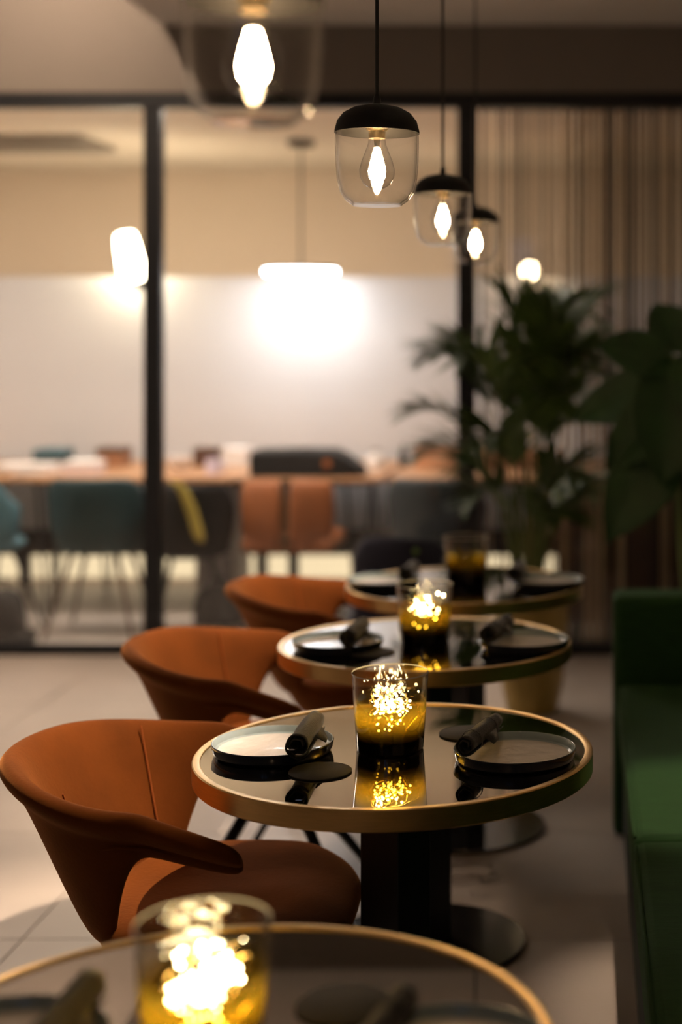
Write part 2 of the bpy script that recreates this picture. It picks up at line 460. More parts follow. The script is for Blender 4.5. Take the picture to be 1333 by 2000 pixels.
def place_set(i, pl, pr, cl, cr, nl, nr):
    tx, ty = TABLES[i]
    who = ['foreground table', 'focused table', 'third table from the camera', 'farthest bistro table'][i]
    for (px, py), side in ((pl, 'chair'), (pr, 'bench')):
        p = copy_tree(plate0); p.location = (px, py, TH + (0.0026 if i == 2 else 0.0008))
        tag(p, 'white glazed plate with dark navy rim on the %s, %s side' % (who, side), 'plate', 'plates on the bistro tables')
    for c, side in ((cl, 'chair'), (cr, 'bench')):
        if c:
            k = coaster0.copy(); C.objects.link(k); k.location = (c[0], c[1], TH + (0.0022 if i == 2 else 0.0004))
            tag(k, 'round charcoal coaster on the %s, %s side' % (who, side), 'coaster', 'coasters on the bistro tables')
    for nn, side in ((nl, 'chair'), (nr, 'bench')):
        (x0, y0), (x1, y1), rr, ln, sd, zz = nn
        k = make_napkin(sd, ln, rr, band=(side == 'bench'))
        a = math.atan2(-(x1 - x0), (y1 - y0))
        k.location = ((x0 + x1) / 2, (y0 + y1) / 2, TH + zz)
        k.rotation_euler = (R(-1.5), 0, a)
        tag(k, 'charcoal napkin rolled up across the plate on the %s, %s side' % (who, side), 'napkin', 'rolled napkins')
plate0 = make_plate()
coaster0 = MB().lathe([(0.0, 0.0), (0.052, 0.0), (0.053, 0.001), (0.053, 0.0022), (0.052, 0.003), (0.0, 0.0032)], 64).build('coaster', coaster_m)
SETS = [
    ((-0.59, 1.555), (-0.135, 1.535), None, (-0.262, 1.68), ((-0.53, 1.44), (-0.525, 1.64), 0.021, 0.20, 1, 0.043), ((-0.225, 1.42), (-0.185, 1.62), 0.018, 0.20, 2, 0.040)),
    ((-0.548, 2.71), (-0.119, 2.665), (-0.443, 2.585), (-0.213, 2.835), ((-0.480, 2.575), (-0.483, 2.775), 0.0215, 0.20, 3, 0.0435), ((-0.200, 2.590), (-0.158, 2.785), 0.0175, 0.20, 4, 0.0395)),
    ((-0.578, 3.615), (-0.140, 3.625), (-0.490, 3.555), None, ((-0.537, 3.50), (-0.530, 3.70), 0.022, 0.20, 5, 0.044), ((-0.222, 3.55), (-0.185, 3.75), 0.021, 0.20, 6, 0.043)),
    ((-0.590, 4.54), (-0.105, 4.54), None, None, ((-0.515, 4.44), (-0.512, 4.64), 0.022, 0.20, 7, 0.044), ((-0.200, 4.45), (-0.190, 4.65), 0.022, 0.20, 8, 0.044)),
]
for i, s in enumerate(SETS): place_set(i, *s)
for ch in list(plate0.children): bpy.data.objects.remove(ch)
bpy.data.objects.remove(plate0); bpy.data.objects.remove(coaster0)
# cutlery in the focused left napkin
def cutlery(name, label, dx, dz, prong):
    t = tag(empty(name, (-0.480 + dx, 2.585, TH + 0.043 + dz)), label, name)
    m = MB()
    rs = []
    for k, (yy, wd, th) in enumerate([(-0.030, 0.006, 0.0012), (-0.024, 0.0085, 0.0018), (-0.005, 0.008, 0.002), (0.05, 0.005, 0.0024), (0.10, 0.004, 0.0024)]):
        rs.append([(wd * math.cos(a * PI / 4), yy, th * math.sin(a * PI / 4)) for a in range(8)])
    m.rings(rs); m.build('handle', steel, t)
    if prong:
        b = MB()
        for q in (-1, 0, 1, 2):
            b.tube([(0.003 * q - 0.0015, 0.10, 0), (0.004 * q - 0.002, 0.115, 0.001), (0.004 * q - 0.002, 0.14, 0.0)], 0.0012, 6)
        b.build('prongs', steel, t)
    else:
        MB().add([(-0.004, 0.10, 0), (0.005, 0.10, 0), (0.008, 0.13, 0), (0.002, 0.16, 0), (-0.004, 0.15, 0)], [(0, 1, 2, 3, 4)]).build('blade', steel, t, solid=0.0015)
    return t
cutlery('fork', 'steel fork handle poking from the napkin on the focused table', -0.006, 0.003, True)
cutlery('knife', 'steel knife handle in the napkin on the focused table', 0.006, -0.005, False)

# ------------------------------------------------------------------ tumblers with fairy lights
GH = 0.137
def make_tumbler():
    t = empty('tumbler', (0, 0, 0))
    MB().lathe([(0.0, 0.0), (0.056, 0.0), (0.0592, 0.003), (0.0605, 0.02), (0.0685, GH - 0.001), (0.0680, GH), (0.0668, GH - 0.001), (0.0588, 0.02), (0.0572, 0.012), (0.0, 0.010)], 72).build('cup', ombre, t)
    MB().lathe([(0.0668, GH - 0.0015), (0.0676, GH + 0.0006), (0.0686, GH - 0.0015)], 72, loop=True).build('rim', rim_clear, t)
    return t
rim_clear = pbr('rim_clear', (0.55, 0.50, 0.42), 0.08, spec=0.8, var=0.05)
led_mesh = MB().lathe([(0.0, -0.0019), (0.0013, -0.0013), (0.0019, 0.0), (0.0013, 0.0013), (0.0, 0.0019)], 8).mesh('led')
led_mesh.materials.append(led_glow)
def make_string(seed, n_led, lit=True):
    rnd = random.Random(seed)
    t = empty('fairy_lights', (0, 0, 0))
    pts = []
    p = Vector((0.0, 0.0, 0.075))
    vel = Vector((0.01, 0.004, 0.004))
    for k in range(150):
        vel += Vector((rnd.uniform(-1, 1), rnd.uniform(-1, 1), rnd.uniform(-0.8, 0.8))) * 0.008
        vel -= Vector((p.x, p.y, p.z - 0.078)) * 0.16
        if vel.length > 0.014: vel *= 0.014 / vel.length
        p = p + vel
        r = math.hypot(p.x, p.y)
        if r > 0.050: p.x *= 0.050 / r; p.y *= 0.050 / r
        p.z = min(max(p.z, 0.045), 0.108)
        pts.append(p.copy())
    MB().tube(pts, 0.0007, 5).build('wire', wire_m, t)
    MB().tube([(0.012, -0.054, 0.052), (0.012, -0.0555, 0.03), (0.011, -0.054, 0.014)], 0.0012, 6).build('lead', wire_m, t)
    MB().tube([(0.030, -0.040, 0.085), (0.052, -0.018, 0.078), (0.053, -0.018, 0.062), (0.034, -0.042, 0.042), (0.030, -0.044, 0.03)], 0.0010, 6).build('lead', wire_m, t)
    for k in range(n_led):
        q = pts[int((k + 0.5) * len(pts) / n_led)] * 1.0
        if k % 3 != 0:   # most lights lie in a dense heap
            q = Vector((q.x * 0.75, q.y * 0.75, 0.070 + (q.z - 0.075) * 0.6))
        if k % 9 == 4:
            q = Vector((q.x * 0.9, q.y * 0.9, 0.025 + 0.02 * rnd.random()))
        if k % 11 == 7:
            q = Vector((q.x, q.y, 0.10 + 0.012 * rnd.random()))
        o = bpy.data.objects.new('led', led_mesh); C.objects.link(o); o.parent = t; o.location = q
        o.scale = (rnd.uniform(0.8, 1.35),) * 3
    return t
tum0 = make_tumbler()
GL = [(-0.387, 1.562), (-0.344, 2.733), (-0.383, 3.70), (-0.352, 4.60)]
GLAB = ['amber tinted glass tumbler glowing out of focus in the foreground', 'sharp smoky amber glass tumbler on the focused table',
        'amber glass tumbler glowing on the third table from the camera', 'dark unlit glass tumbler on the farthest bistro table']
for i, (gx, gy) in enumerate(GL):
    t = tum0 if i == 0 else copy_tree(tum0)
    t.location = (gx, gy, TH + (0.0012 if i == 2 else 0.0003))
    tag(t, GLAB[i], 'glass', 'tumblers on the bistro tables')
FLAB = ['blurred heap of warm fairy lights inside the foreground tumbler', 'tangled warm fairy lights inside the tumbler on the focused table',
        'warm fairy lights inside the tumbler on the third table']
for i in range(3):
    f = make_string(11 + i * 7, 92 if i < 2 else 40)
    f.location = (GL[i][0], GL[i][1], TH + 0.0025)
    tag(f, FLAB[i], 'fairy lights', 'fairy lights in tumblers')

# ------------------------------------------------------------------ pendant lamps
def make_pendant():
    t = empty('pendant_lamp', (0, 0, 0))          # origin at the bottom of the glass
    MB().lathe([(0.0, 0.168), (0.020, 0.1675), (0.040, 0.163), (0.056, 0.154), (0.066, 0.141), (0.070, 0.126), (0.0705, 0.121),
                (0.0685, 0.121), (0.067, 0.128), (0.062, 0.140), (0.050, 0.152), (0.03, 0.160), (0.0, 0.163)], 72).build('cap', cap_rubber, t)
    MB().lathe([(0.0690, 0.123), (0.0695, 0.110), (0.0688, 0.075), (0.0665, 0.045), (0.0610, 0.022), (0.0520, 0.009), (0.0430, 0.003), (0.0400, 0.0), (0.0, 0.0),
                (0.0, 0.003), (0.0395, 0.0035), (0.0425, 0.0065), (0.0505, 0.012), (0.0588, 0.024), (0.0640, 0.046), (0.0662, 0.075), (0.0668, 0.110), (0.0665, 0.123)], 72, cap=False).build('glass_shade', clear_glass, t)
    MB().lathe([(0.0, 0.160), (0.020, 0.160), (0.021, 0.135), (0.018, 0.126), (0.014, 0.124), (0.014, 0.112), (0.0, 0.112)], 32).build('socket', socket_m, t)
    MB().tube([(0, 0, 0.165), (0, 0, 0.178), (0, 0, 0.186)], [0.0075, 0.0065, 0.004], 16).build('cord_grip', black_metal, t)
    MB().tube([(0, 0, 0.184), (0, 0, ZD - PZ)], 0.0032, 10).build('cord', black_metal, t)
    MB().lathe([(0.0, -0.03), (0.045, -0.03), (0.05, -0.025), (0.05, 0.0), (0.0, 0.0)], 40, cz=ZD - PZ).build('canopy', black_metal, t)
    b = MB().lathe([(0.0, 0.028), (0.012, 0.0295), (0.022, 0.036), (0.0285, 0.048), (0.0295, 0.060), (0.026, 0.074), (0.0195, 0.090), (0.0145, 0.104), (0.0135, 0.116)], 40).build('bulb', bulb_glass, t)
    fm = MB()
    for k in range(9):
        a = 2 * PI * k / 9
        fm.tube([(r_ * math.cos(a + w_), r_ * math.sin(a + w_), z_) for r_, w_, z_ in ((0.004, 0, 0.092), (0.0095, 0.12, 0.074), (0.0135, 0.25, 0.058), (0.0115, 0.32, 0.047), (0.004, 0.4, 0.040))], 0.0017, 6)
    fm.build('filament', filament, b)
    st = MB().tube([(0, 0, 0.112), (0, 0, 0.092), (0, 0, 0.05)], [0.006, 0.003, 0.0012], 8)
    st.build('filament_stem', bulb_glass, b)
    return t
PZ = 1.676
LAMPS = [(-0.332, 1.545), (-0.344, 2.56), (-0.334, 3.65), (-0.320, 4.55)]
LLAB = ['clear glass pendant lamp, large and blurred at the top of the photo', 'sharp black capped glass pendant lamp with clear bulb over the focused table',
        'blurred black capped glass pendant lamp, third from the camera', 'smallest, farthest black capped glass pendant lamp in the row']
l0 = make_pendant()
for i, (lx, ly) in enumerate(LAMPS):
    t = l0 if i == 0 else copy_tree(l0)
    t.location = (lx, ly, PZ - (0.004 if i == 0 else 0))
    tag(t, LLAB[i], 'lamp', 'glass pendant lamps in a row')

# ------------------------------------------------------------------ tub chairs
def chair_stations():
    st = []
    rx, ry = 0.288, 0.285
    n = 26
    for k in range(n + 1):
        th = -90 + 180 * k / n
        a = R(th)
        x, y = -rx * math.cos(a), ry * math.sin(a)
        nx, ny = -math.cos(a) / rx, math.sin(a) / ry
        ln = math.hypot(nx, ny); nx /= ln; ny /= ln
        q = abs(th) / 90
        zt = 0.720 - 0.036 * smooth01((q - 0.25) / 0.75)
        zb = 0.425 + 0.185 * smooth01((abs(th) - 64) / 27.0)
        st.append((x, y, nx, ny, zt, min(zb, zt - 0.052), 1.0))
    arm = []
    for u, sc in ((0.17, 1), (0.34, 1), (0.52, 1), (0.70, 1), (0.86, 0.96), (0.95, 0.8), (1.0, 0.45)):
        x = 0.168 * u; y = 0.285 - 0.012 * u * u
        zt = 0.684 - 0.062 * u
        zb = 0.612 - 0.040 * u
        arm.append((x, y, 0.06, 1.0, zt, zb, sc))
    left = [(x, -y, nx, -ny, zt, zb, sc) for (x, y, nx, ny, zt, zb, sc) in arm][::-1]
    return left + st + arm
def make_tub_chair():
    t = empty('tub_chair', (0, 0, 0))
    rings = []
    for (x, y, nx, ny, zt, zb, sc) in chair_stations():
        H = zt - zb
        zc = (zt + zb) / 2
        lo = min(0.05, 0.62 * H)
        prof = [(zb + 0.02 * min(1, H / 0.1), -0.013), (zb + 0.40 * H, -0.016), (zt - lo, -0.017), (zt - 0.25 * lo, -0.013), (zt + 0.006, 0.000), (zt + 0.007, 0.016), (zt - 0.006, 0.030),
                (zt - 0.45 * lo, 0.032), (zt - 0.80 * lo, 0.021), (zt - lo, 0.013), (zb + 0.40 * H, 0.014), (zb + 0.02 * min(1, H / 0.1), 0.013), (zb - 0.004, 0.0)]
        ring = []
        for z, off in prof:
            d = max(0.0, zt - z)
            kx = 1 - 1.65 * d if x < 0 else 1.0
            ky = 1 - 1.00 * d
            kx = max(kx, 0.3)
            px, py = x * kx + nx * off * sc, y * ky + ny * off * sc
            ring.append((px, py, zc + (z - zc) * sc))
        rings.append(ring)
    MB().rings(rings).build('back_shell', velvet, t, sub=2)
    # seat bucket
    prof = [(0.350, 0.45), (0.356, 0.66), (0.374, 0.82), (0.405, 0.90), (0.440, 0.985), (0.462, 0.985), (0.474, 0.93), (0.478, 0.82), (0.474, 0.60), (0.468, 0.35), (0.465, 0.1)]
    rs = []
    for z, sc in prof:
        row = []
        for k in range(40):
            a = 2 * PI * k / 40
            ca, sa = math.cos(a), math.sin(a)
            e = 2 / 2.9
            px = 0.092 + sc * 0.226 * math.copysign(abs(ca) ** e, ca)
            py = sc * 0.262 * math.copysign(abs(sa) ** e, sa)
            zz = z - 0.03 * smooth01((px - 0.16) / 0.16) * (1 if z > 0.42 else 0.4)
            row.append((px, py, zz))
        rs.append(row)
    MB().rings(rs).build('seat', velvet, t, sub=1)
    # sewn seams following the inner back
    for s in (-1, 1):
        a = R(58) * s
        pts = []
        zt = 0.71
        for z in [0.700, 0.68, 0.64, 0.60, 0.56, 0.52, 0.49]:
            d = max(0, zt - z)
            x0, y0 = -0.288 * math.cos(a) * max(0.3, 1 - 1.65 * d), 0.285 * math.sin(a) * (1 - d)
            pts.append((x0 + 0.0165 * math.cos(a), y0 - 0.0165 * math.sin(a), z))
        MB().tube(pts, 0.0016, 6).build('seam', velvet_seam, t)
    # raised welt on the outside, curving from the lower shell along the arm
    for s in (-1, 1):
        pts = []
        for (x, y, z) in ((-0.105, 0.268, 0.52), (-0.115, 0.272, 0.56), (-0.108, 0.278, 0.595), (-0.085, 0.288, 0.618), (-0.04, 0.298, 0.630), (0.02, 0.301, 0.628), (0.08, 0.299, 0.612), (0.13, 0.294, 0.597)):
            dd = max(0, 0.69 - z)
            pts.append((x, s * ((y - 0.285 + 0.285 * (1 - dd)) * math.sqrt(max(0.1, 1 - (min(0, x) / 0.30) ** 2)) + 0.002), z))
        MB().tube(pts, 0.0035, 8).build('welt', velvet, t)
    MB().lathe([(0.0, 0.30), (0.045, 0.30), (0.06, 0.345), (0.16, 0.358), (0.0, 0.362)], 32, cx=0.06).build('hub', black_metal, t)
    for k in range(4):
        a = R(45 + 90 * k)
        dx, dy = math.cos(a), math.sin(a)
        MB().tube([(0.06 + 0.03 * dx, 0.03 * dy, 0.335), (0.06 + 0.10 * dx, 0.10 * dy, 0.315), (0.06 + 0.36 * dx, 0.34 * dy, 0.012), (0.06 + 0.365 * dx, 0.345 * dy, 0.0)], [0.016, 0.014, 0.010, 0.010], 10).build('leg', black_metal, t)
    return t
c0 = make_tub_chair()
CH = [(-0.722, 2.77, 0), (-0.80, 3.735, 0), (-0.755, 4.60, 2)]
CLAB = ['burnt orange velvet tub chair at the focused table, nearest and largest', 'burnt orange velvet tub chair at the third table, middle one of three',
        'burnt orange velvet tub chair at the farthest bistro table, smallest of three']
for i, (cx, cy, rz) in enumerate(CH):
    t = c0 if i == 0 else copy_tree(c0)
    t.location = (cx, cy, 0); t.rotation_euler.z = R(rz)
    tag(t, CLAB[i], 'chair', 'orange tub chairs')

# navy chair with jacket-like loose cover behind the farthest table
nv = tag(empty('side_chair', (-0.66, 5.55, 0), R(8)), 'dark navy upholstered chair behind the farthest bistro table', 'chair')
rs = []
for k in range(9):
    u = k / 8; xx = (u - 0.5) * 0.36
    bow = 0.05 * (1 - (2 * u - 1) ** 2)
    top = 0.745 + 0.012 * math.sin(u * 5) - (0.05 if k in (0, 8) else 0)
    rs.append([(xx, -0.05 - bow, 0.30), (xx, -0.06 - bow, 0.55), (xx, -0.05 - bow, top - 0.02), (xx, -0.03 - bow, top), (xx, 0.0 - bow, top - 0.01), (xx, 0.0 - bow, 0.55), (xx, 0.0 - bow, 0.30)])
nb = MB().rings(rs).build('backrest', navy_cloth, nv, sub=1)
MB().lathe([(0.0, -0.002), (0.012, -0.002), (0.012, 0.002), (0.0, 0.002)], 16).build('woven_tag', tag_green, nb).location = (0.05, -0.112, 0.70)
nb.children[0].rotation_euler.x = R(90)
MB().box(-0.2, 0.2, -0.06, 0.36, 0.36, 0.46).build('seat', navy_cloth, nv, bevel=0.03)
for sx, sy in ((-0.17, -0.03), (0.17, -0.03), (-0.17, 0.32), (0.17, 0.32)):
    MB().tube([(sx, sy, 0.36), (sx * 1.1, sy, 0.0)], [0.014, 0.01], 10).build('leg', black_metal, nv)

# ------------------------------------------------------------------ green banquette
bq = tag(empty('banquette', (0.1, 1.0, 0)), 'long green upholstered bench along the right side', 'bench')
MB().box(0.017, 0.62, 0.0, 3.62, 0.0, 0.325).build('base', green_dark, bq, smooth=False, bevel=0.006)
for a, b in ((0.0, 1.075), (1.085, 2.077), (2.087, 3.46)):
    cu = MB().box(0.0, 0.50, a, b, 0.325, 0.452).build('seat_cushion', green_m, bq, bevel=0.022)
    MB().tube([(0.006, a + 0.02, 0.444), (0.003, a + 0.04, 0.447), (0.003, b - 0.04, 0.447), (0.006, b - 0.02, 0.444)], 0.004, 8).build('piping', green_m, cu)
for a, b in ((0.0, 1.075), (1.085, 2.077), (2.087, 3.46)):
    MB().box(0.50, 0.62, a, b, 0.44, 0.95).build('back_cushion', green_m, bq, bevel=0.03)
MB().box(-0.012, 0.62, 3.48, 3.64, 0.0, 0.702).build('end_panel', green_m, bq, bevel=0.022)

# ------------------------------------------------------------------ plants
def leaflet_frond(base, tip, droop, width, n, seed, mb, stem):
    rnd = random.Random(seed)
    b, t = Vector(base), Vector(tip)
    pts = []
    ctl = Vector((b.x + (t.x - b.x) * 0.30, b.y + (t.y - b.y) * 0.30, b.z + (t.z - b.z) * (0.95 + droop)))
    for k in range(15):
        u = k / 14
        pts.append(b * (1 - u) ** 2 + ctl * 2 * u * (1 - u) + t * u * u)
    stem.tube(pts, [0.0065 * (1 - 0.8 * k / 14) for k in range(15)], 6)
    for k in range(n):
        u = 0.48 + 0.52 * k / (n - 1)
        f = u * 14; i = min(int(f), 13)
        p = pts[i].lerp(pts[i + 1], f - i)
        tg = (pts[i + 1] - pts[i]).normalized()
        side = tg.cross(Vector((0, 0, 1)))
        if side.length < 0.05: side = Vector((1, 0, 0))
        side.normalize()
        upv = side.cross(tg).normalized()
        L = width * (0.35 + 0.65 * math.sin(PI * min(1, 0.15 + 0.85 * (u - 0.48) / 0.52)))
        for s in (-1, 1):
            d = (side * s * 0.75 + tg * (0.65 + 0.4 * u) + upv * rnd.uniform(-0.05, 0.35)).normalized()
            ll = L * rnd.uniform(0.8, 1.1)
            mid = p + d * ll * 0.5 + Vector((0, 0, -0.01))
            end = p + d * ll + Vector((0, 0, -0.10 * ll - 0.02))
            wv = d.cross(upv).normalized() * 0.0125
            fold = upv * 0.003
            mb.add([p - wv * 0.4, p + wv * 0.4, mid + wv, end, mid - wv, mid - fold], [(0, 1, 2, 5), (0, 5, 4), (5, 2, 3), (5, 3, 4)])
palm = tag(empty('potted_palm', (-0.20, 6.0, 0)), 'feathery palm in an olive gold pot before the glass wall', 'plant')
MB().lathe([(0.0, 0.0), (0.09, 0.0), (0.10, 0.008), (0.118, 0.10), (0.135, 0.24), (0.142, 0.36), (0.140, 0.40), (0.146, 0.41), (0.146, 0.425), (0.132, 0.425), (0.128, 0.38), (0.0, 0.37)], 56).build('pot', pot_m, palm)
MB().lathe([(0.0, 0.375), (0.128, 0.378), (0.10, 0.39), (0.0, 0.395)], 40).build('soil', soil_m, palm)
FR = [(-0.47, -0.05, 1.20, .12), (-0.36, 0.10, 1.52, .10), (-0.26, -0.20, 1.42, .12), (-0.08, 0.05, 1.70, .08), (0.10, -0.12, 1.66, .10), (0.22, 0.10, 1.52, .14), (0.28, -0.10, 1.34, .2),
      (0.10, -0.28, 1.25, .2), (-0.16, -0.25, 1.12, .15), (0.16, -0.15, 0.98, .2), (-0.30, 0.15, 0.98, .15), (0.22, 0.12, 0.88, .2), (0.02, -0.24, 1.50, .15), (0.20, 0.25, 1.70, .1),
      (-0.12, 0.2, 1.36, .1), (0.06, 0.0, 1.42, .1), (0.14, 0.12, 1.22, .15), (0.18, -0.2, 1.50, .12)]
FR = [(a, b, c - (0.13 if c > 1.45 else 0.04), d) for a, b, c, d in FR]
FR += [(-0.40, -0.12, 1.02, .18), (-0.42, 0.08, 1.38, .10), (-0.22, -0.1, 0.84, .2), (0.12, -0.3, 0.80, .2)]
for k, (fx, fy, fz, dr) in enumerate(FR):
    lf, sm = MB(), MB()
    leaflet_frond((fx * 0.10, fy * 0.10, 0.39), (fx, fy, fz), dr + 0.1, 0.29, 26, k, lf, sm)
    fo = sm.build('frond', stem_m, palm)
    lf.build('leaflets', palm_m, fo, smooth=False)

bl = tag(empty('broadleaf_plant', (0.37, 5.15, 0)), 'dark plant with large broad leaves at the right edge behind the green bench', 'plant')
MB().lathe([(0.0, 0.0), (0.12, 0.0), (0.15, 0.30), (0.155, 0.32), (0.14, 0.32), (0.135, 0.29), (0.0, 0.28)], 40).build('pot', pot_dark, bl)
MB().lathe([(0.0, 0.28), (0.137, 0.285), (0.0, 0.30)], 32).build('soil', soil_m, bl)
LV = [  # leaf base (x,y,z), direction, length, width
    ((-0.07, -0.05, 1.40), (-0.10, -0.25, -1.0), 0.40, 0.26), ((0.08, -0.05, 1.44), (0.12, -0.3, -1.0), 0.44, 0.28), ((-0.06, 0.0, 1.36), (-0.7, -0.2, 0.25), 0.30, 0.20),
    ((-0.06, -0.02, 1.15), (-0.55, -0.35, -0.75), 0.42, 0.25), ((0.0, 0.05, 1.40), (-0.25, 0.1, 0.35), 0.24, 0.19), ((0.06, 0.05, 1.36), (0.4, -0.1, 0.35), 0.30, 0.22),
    ((0.05, -0.08, 1.10), (0.35, -0.3, -0.7), 0.40, 0.24), ((-0.08, 0.08, 1.30), (-0.9, 0.3, -0.25), 0.36, 0.22), ((0.02, -0.10, 1.42), (-0.05, -0.6, -0.5), 0.34, 0.22), ((-0.02, 0.0, 1.28), (-0.6, -0.1, -0.5), 0.36, 0.24)]
for k, (b, d, L, W) in enumerate(LV):
    b = Vector(b); d = Vector(d).normalized()
    side = d.cross(Vector((0, -0.8, 0.6)))
    if side.length < 0.1: side = Vector((1, 0, 0))
    side.normalize(); nrm = side.cross(d).normalized()
    rs = []
    for i in range(9):
        u = i / 8
        wd = W / 2 * (math.sin(PI * (u ** 0.8)) ** 0.75 if 0 < u < 1 else 0.02)
        c = b + d * L * u + Vector((0, 0, -0.10 * L * u * u))
        rs.append([c - side * wd + nrm * 0.016, c - side * wd * 0.5, c - nrm * 0.01, c + side * wd * 0.5, c + side * wd + nrm * 0.016])
    lo = MB().rings(rs, closed=False, cap0=False, cap1=False).build('leaf', broad_m, bl, solid=0.002, sub=1)
    MB().tube([r[2] - nrm * 0.002 for r in rs], 0.0035, 6).build('midrib', rib_m, lo)
    MB().tube([(0.02 * math.cos(k), 0.02 * math.sin(k), 0.28), (b.x * 0.5, b.y * 0.5, 0.7), (b.x * 0.9, b.y * 0.9, b.z - 0.08), tuple(b)], [0.009, 0.008, 0.006, 0.004], 8).build('stalk', stem_m, bl)

# ------------------------------------------------------------------ slatted screen behind the right pane
sc = tag(empty('slat_screen', (0, 7.24, 0)), 'screen of thin vertical wooden slats behind the right glass pane', 'screen')
rnd = random.Random(5)
x = -0.48
while x < 0.74:
    right = smooth01((x + 0.14) / 0.18)
    wd = rnd.choice([0.008, 0.010, 0.014, 0.018]) * (1 + 0.5 * right)
    gap = rnd.choice([0.012, 0.018, 0.026, 0.034]) * (1 - 0.62 * right)
    m = rnd.choice([slat_a, slat_c, slat_b] if right < 0.5 else [slat_b, slat_c, slat_c, slat_c, slat_b, slat_a])
    MB().box(x, x + wd, -0.008 + rnd.uniform(-.004, .004), 0.012, 0.03, 2.53).build('slat', m, sc, smooth=False)
    x += wd + gap
MB().box(-0.49, 0.76, -0.02, 0.025, 2.53, 2.56).build('top_bar', slat_c, sc, smooth=False)
MB().box(-0.49, 0.76, -0.02, 0.025, 0.0, 0.03).build('bottom_bar', slat_c, sc, smooth=False)

# ------------------------------------------------------------------ far room furniture
def hairpin_table(x0, x1, y0, y1, label):
    t = tag(empty('dining_table', ((x0 + x1) / 2, (y0 + y1) / 2, 0)), label, 'table', 'wooden tables in the far room')
    hx, hy = (x1 - x0) / 2, (y1 - y0) / 2
    MB().box(-hx, hx, -hy, hy, 0.715, 0.742).build('tabletop', wood_top, t, smooth=False, bevel=0.004)
    MB().box(-hx + 0.05, hx - 0.05, -hy + 0.03, hy - 0.03, 0.700, 0.715).build('under_frame', black_metal, t, smooth=False)
    for sx in (-1, 1):
        for sy in (-1, 1):
            cx, cy = sx * (hx - 0.13), sy * (hy - 0.08)
            MB().tube([(cx - 0.065, cy, 0.70), (cx - 0.012, cy, 0.02), (cx, cy, 0.006), (cx + 0.012, cy, 0.02), (cx + 0.065, cy, 0.70)], 0.0085, 8).build('leg', black_metal, t)
hairpin_table(-4.75, -2.93, 7.85, 8.98, 'long wooden table at the far left behind the glass')
hairpin_table(-2.89, -1.03, 7.85, 8.98, 'long wooden table behind the left mullion in the far room')
hairpin_table(-1.00, 0.95, 7.85, 8.98, 'long wooden table at the right of the far room, behind the palm')

def shell_chair(loc, rz, mat, label, legmat=None):
    t = tag(empty('shell_chair', loc, R(rz)), label, 'chair', 'shell chairs in the far room')
    rs = []
    for k in range(17):
        u = -1 + 2 * k / 16
        a = u * R(100)
        row = []
        for (z, sc) in ((0.40, 0.70), (0.45, 0.86), (0.55, 0.95), (0.68, 1.0), (0.785, 1.03)):
            zz = z if z < 0.5 else 0.45 + (z - 0.45) * (1 - 0.45 * smooth01((abs(u) - 0.45) / 0.55))
            row.append((0.235 * sc * math.sin(a), -0.21 * sc * math.cos(a), zz))
        rs.append(row)
    MB().rings(rs, closed=False, cap0=False, cap1=False).build('back_shell', mat, t, solid=0.025, sub=1)
    rs = []
    for z, s_ in ((0.395, 0.5), (0.40, 0.8), (0.43, 1.0), (0.455, 0.97), (0.465, 0.8), (0.46, 0.3)):
        rs.append([(0.225 * s_ * math.cos(2 * PI * k / 24), 0.02 + 0.22 * s_ * math.sin(2 * PI * k / 24), z) for k in range(24)])
    MB().rings(rs).build('seat', mat, t, sub=1)
    for sx in (-1, 1):
        for sy in (-1, 1):
            MB().tube([(sx * 0.11, 0.02 + sy * 0.11, 0.40), (sx * 0.215, 0.02 + sy * 0.21, 0.0)], [0.013, 0.008], 8).build('leg', legmat or black_metal, t)
    return t
shell_chair((-2.385, 7.58, 0), 0, teal_m, 'dark teal shell chair seen from behind, left of the mullion', wood_dark)
shell_chair((-3.0, 7.60, 0), -20, pale_teal, 'pale blue shell chair cut by the left photo edge')
shell_chair((-0.72, 7.58, 0), -5, slate_m, 'slate grey shell chair in the far room, partly behind the right mullion')
shell_chair((-1.93, 7.57, 0), 12, black_cloth, 'black shell chair just right of the left mullion').scale = (0.85, 0.85, 0.95)
sf = MB()
rs = []
for k in range(8):
    u = k / 7
    cx, cz = -0.02 + 0.13 * u, 0.77 - 0.26 * u * u - 0.04 * u
    rs.append([(cx - 0.03, -0.255, cz + 0.012), (cx + 0.035, -0.25, cz), (cx + 0.03, -0.235, cz - 0.01), (cx - 0.03, -0.24, cz)])
so = sf.rings(rs).build('scarf', yellow_m, sub=1)
so.location = (-1.94, 7.585, 0.0)
tag(so, 'yellow scarf draped over the black chair in the far room', 'scarf')

oc = tag(empty('swivel_chair', (-1.457, 7.52, 0)), 'tan leather swivel chair seen from behind in the far room', 'chair')
for s in (-1, 1):
    rs = []
    for k in range(7):
        u = k / 6
        xx = s * (0.012 + 0.222 * u)
        bow = 0.06 * u * u
        rs.append([(xx, -0.03 + bow, 0.42 + 0.03 * u * u), (xx, -0.045 + bow, 0.60), (xx, -0.03 + bow, 0.765 - 0.02 * u ** 4), (xx, 0.0 + bow, 0.772 - 0.02 * u ** 4), (xx, 0.02 + bow, 0.60), (xx, 0.02 + bow, 0.42 + 0.03 * u * u)])
    MB().rings(rs).build('back_panel', tan_m, oc, sub=1)
MB().box(-0.012, 0.012, -0.036, 0.0, 0.42, 0.765).build('centre_piping', tan_dark, oc, bevel=0.004)
MB().box(-0.23, 0.23, 0.0, 0.44, 0.40, 0.475).build('seat', tan_m, oc, bevel=0.03)
MB().tube([(0, 0.2, 0.40), (0, 0.2, 0.06)], 0.028, 16).build('column', black_metal, oc)
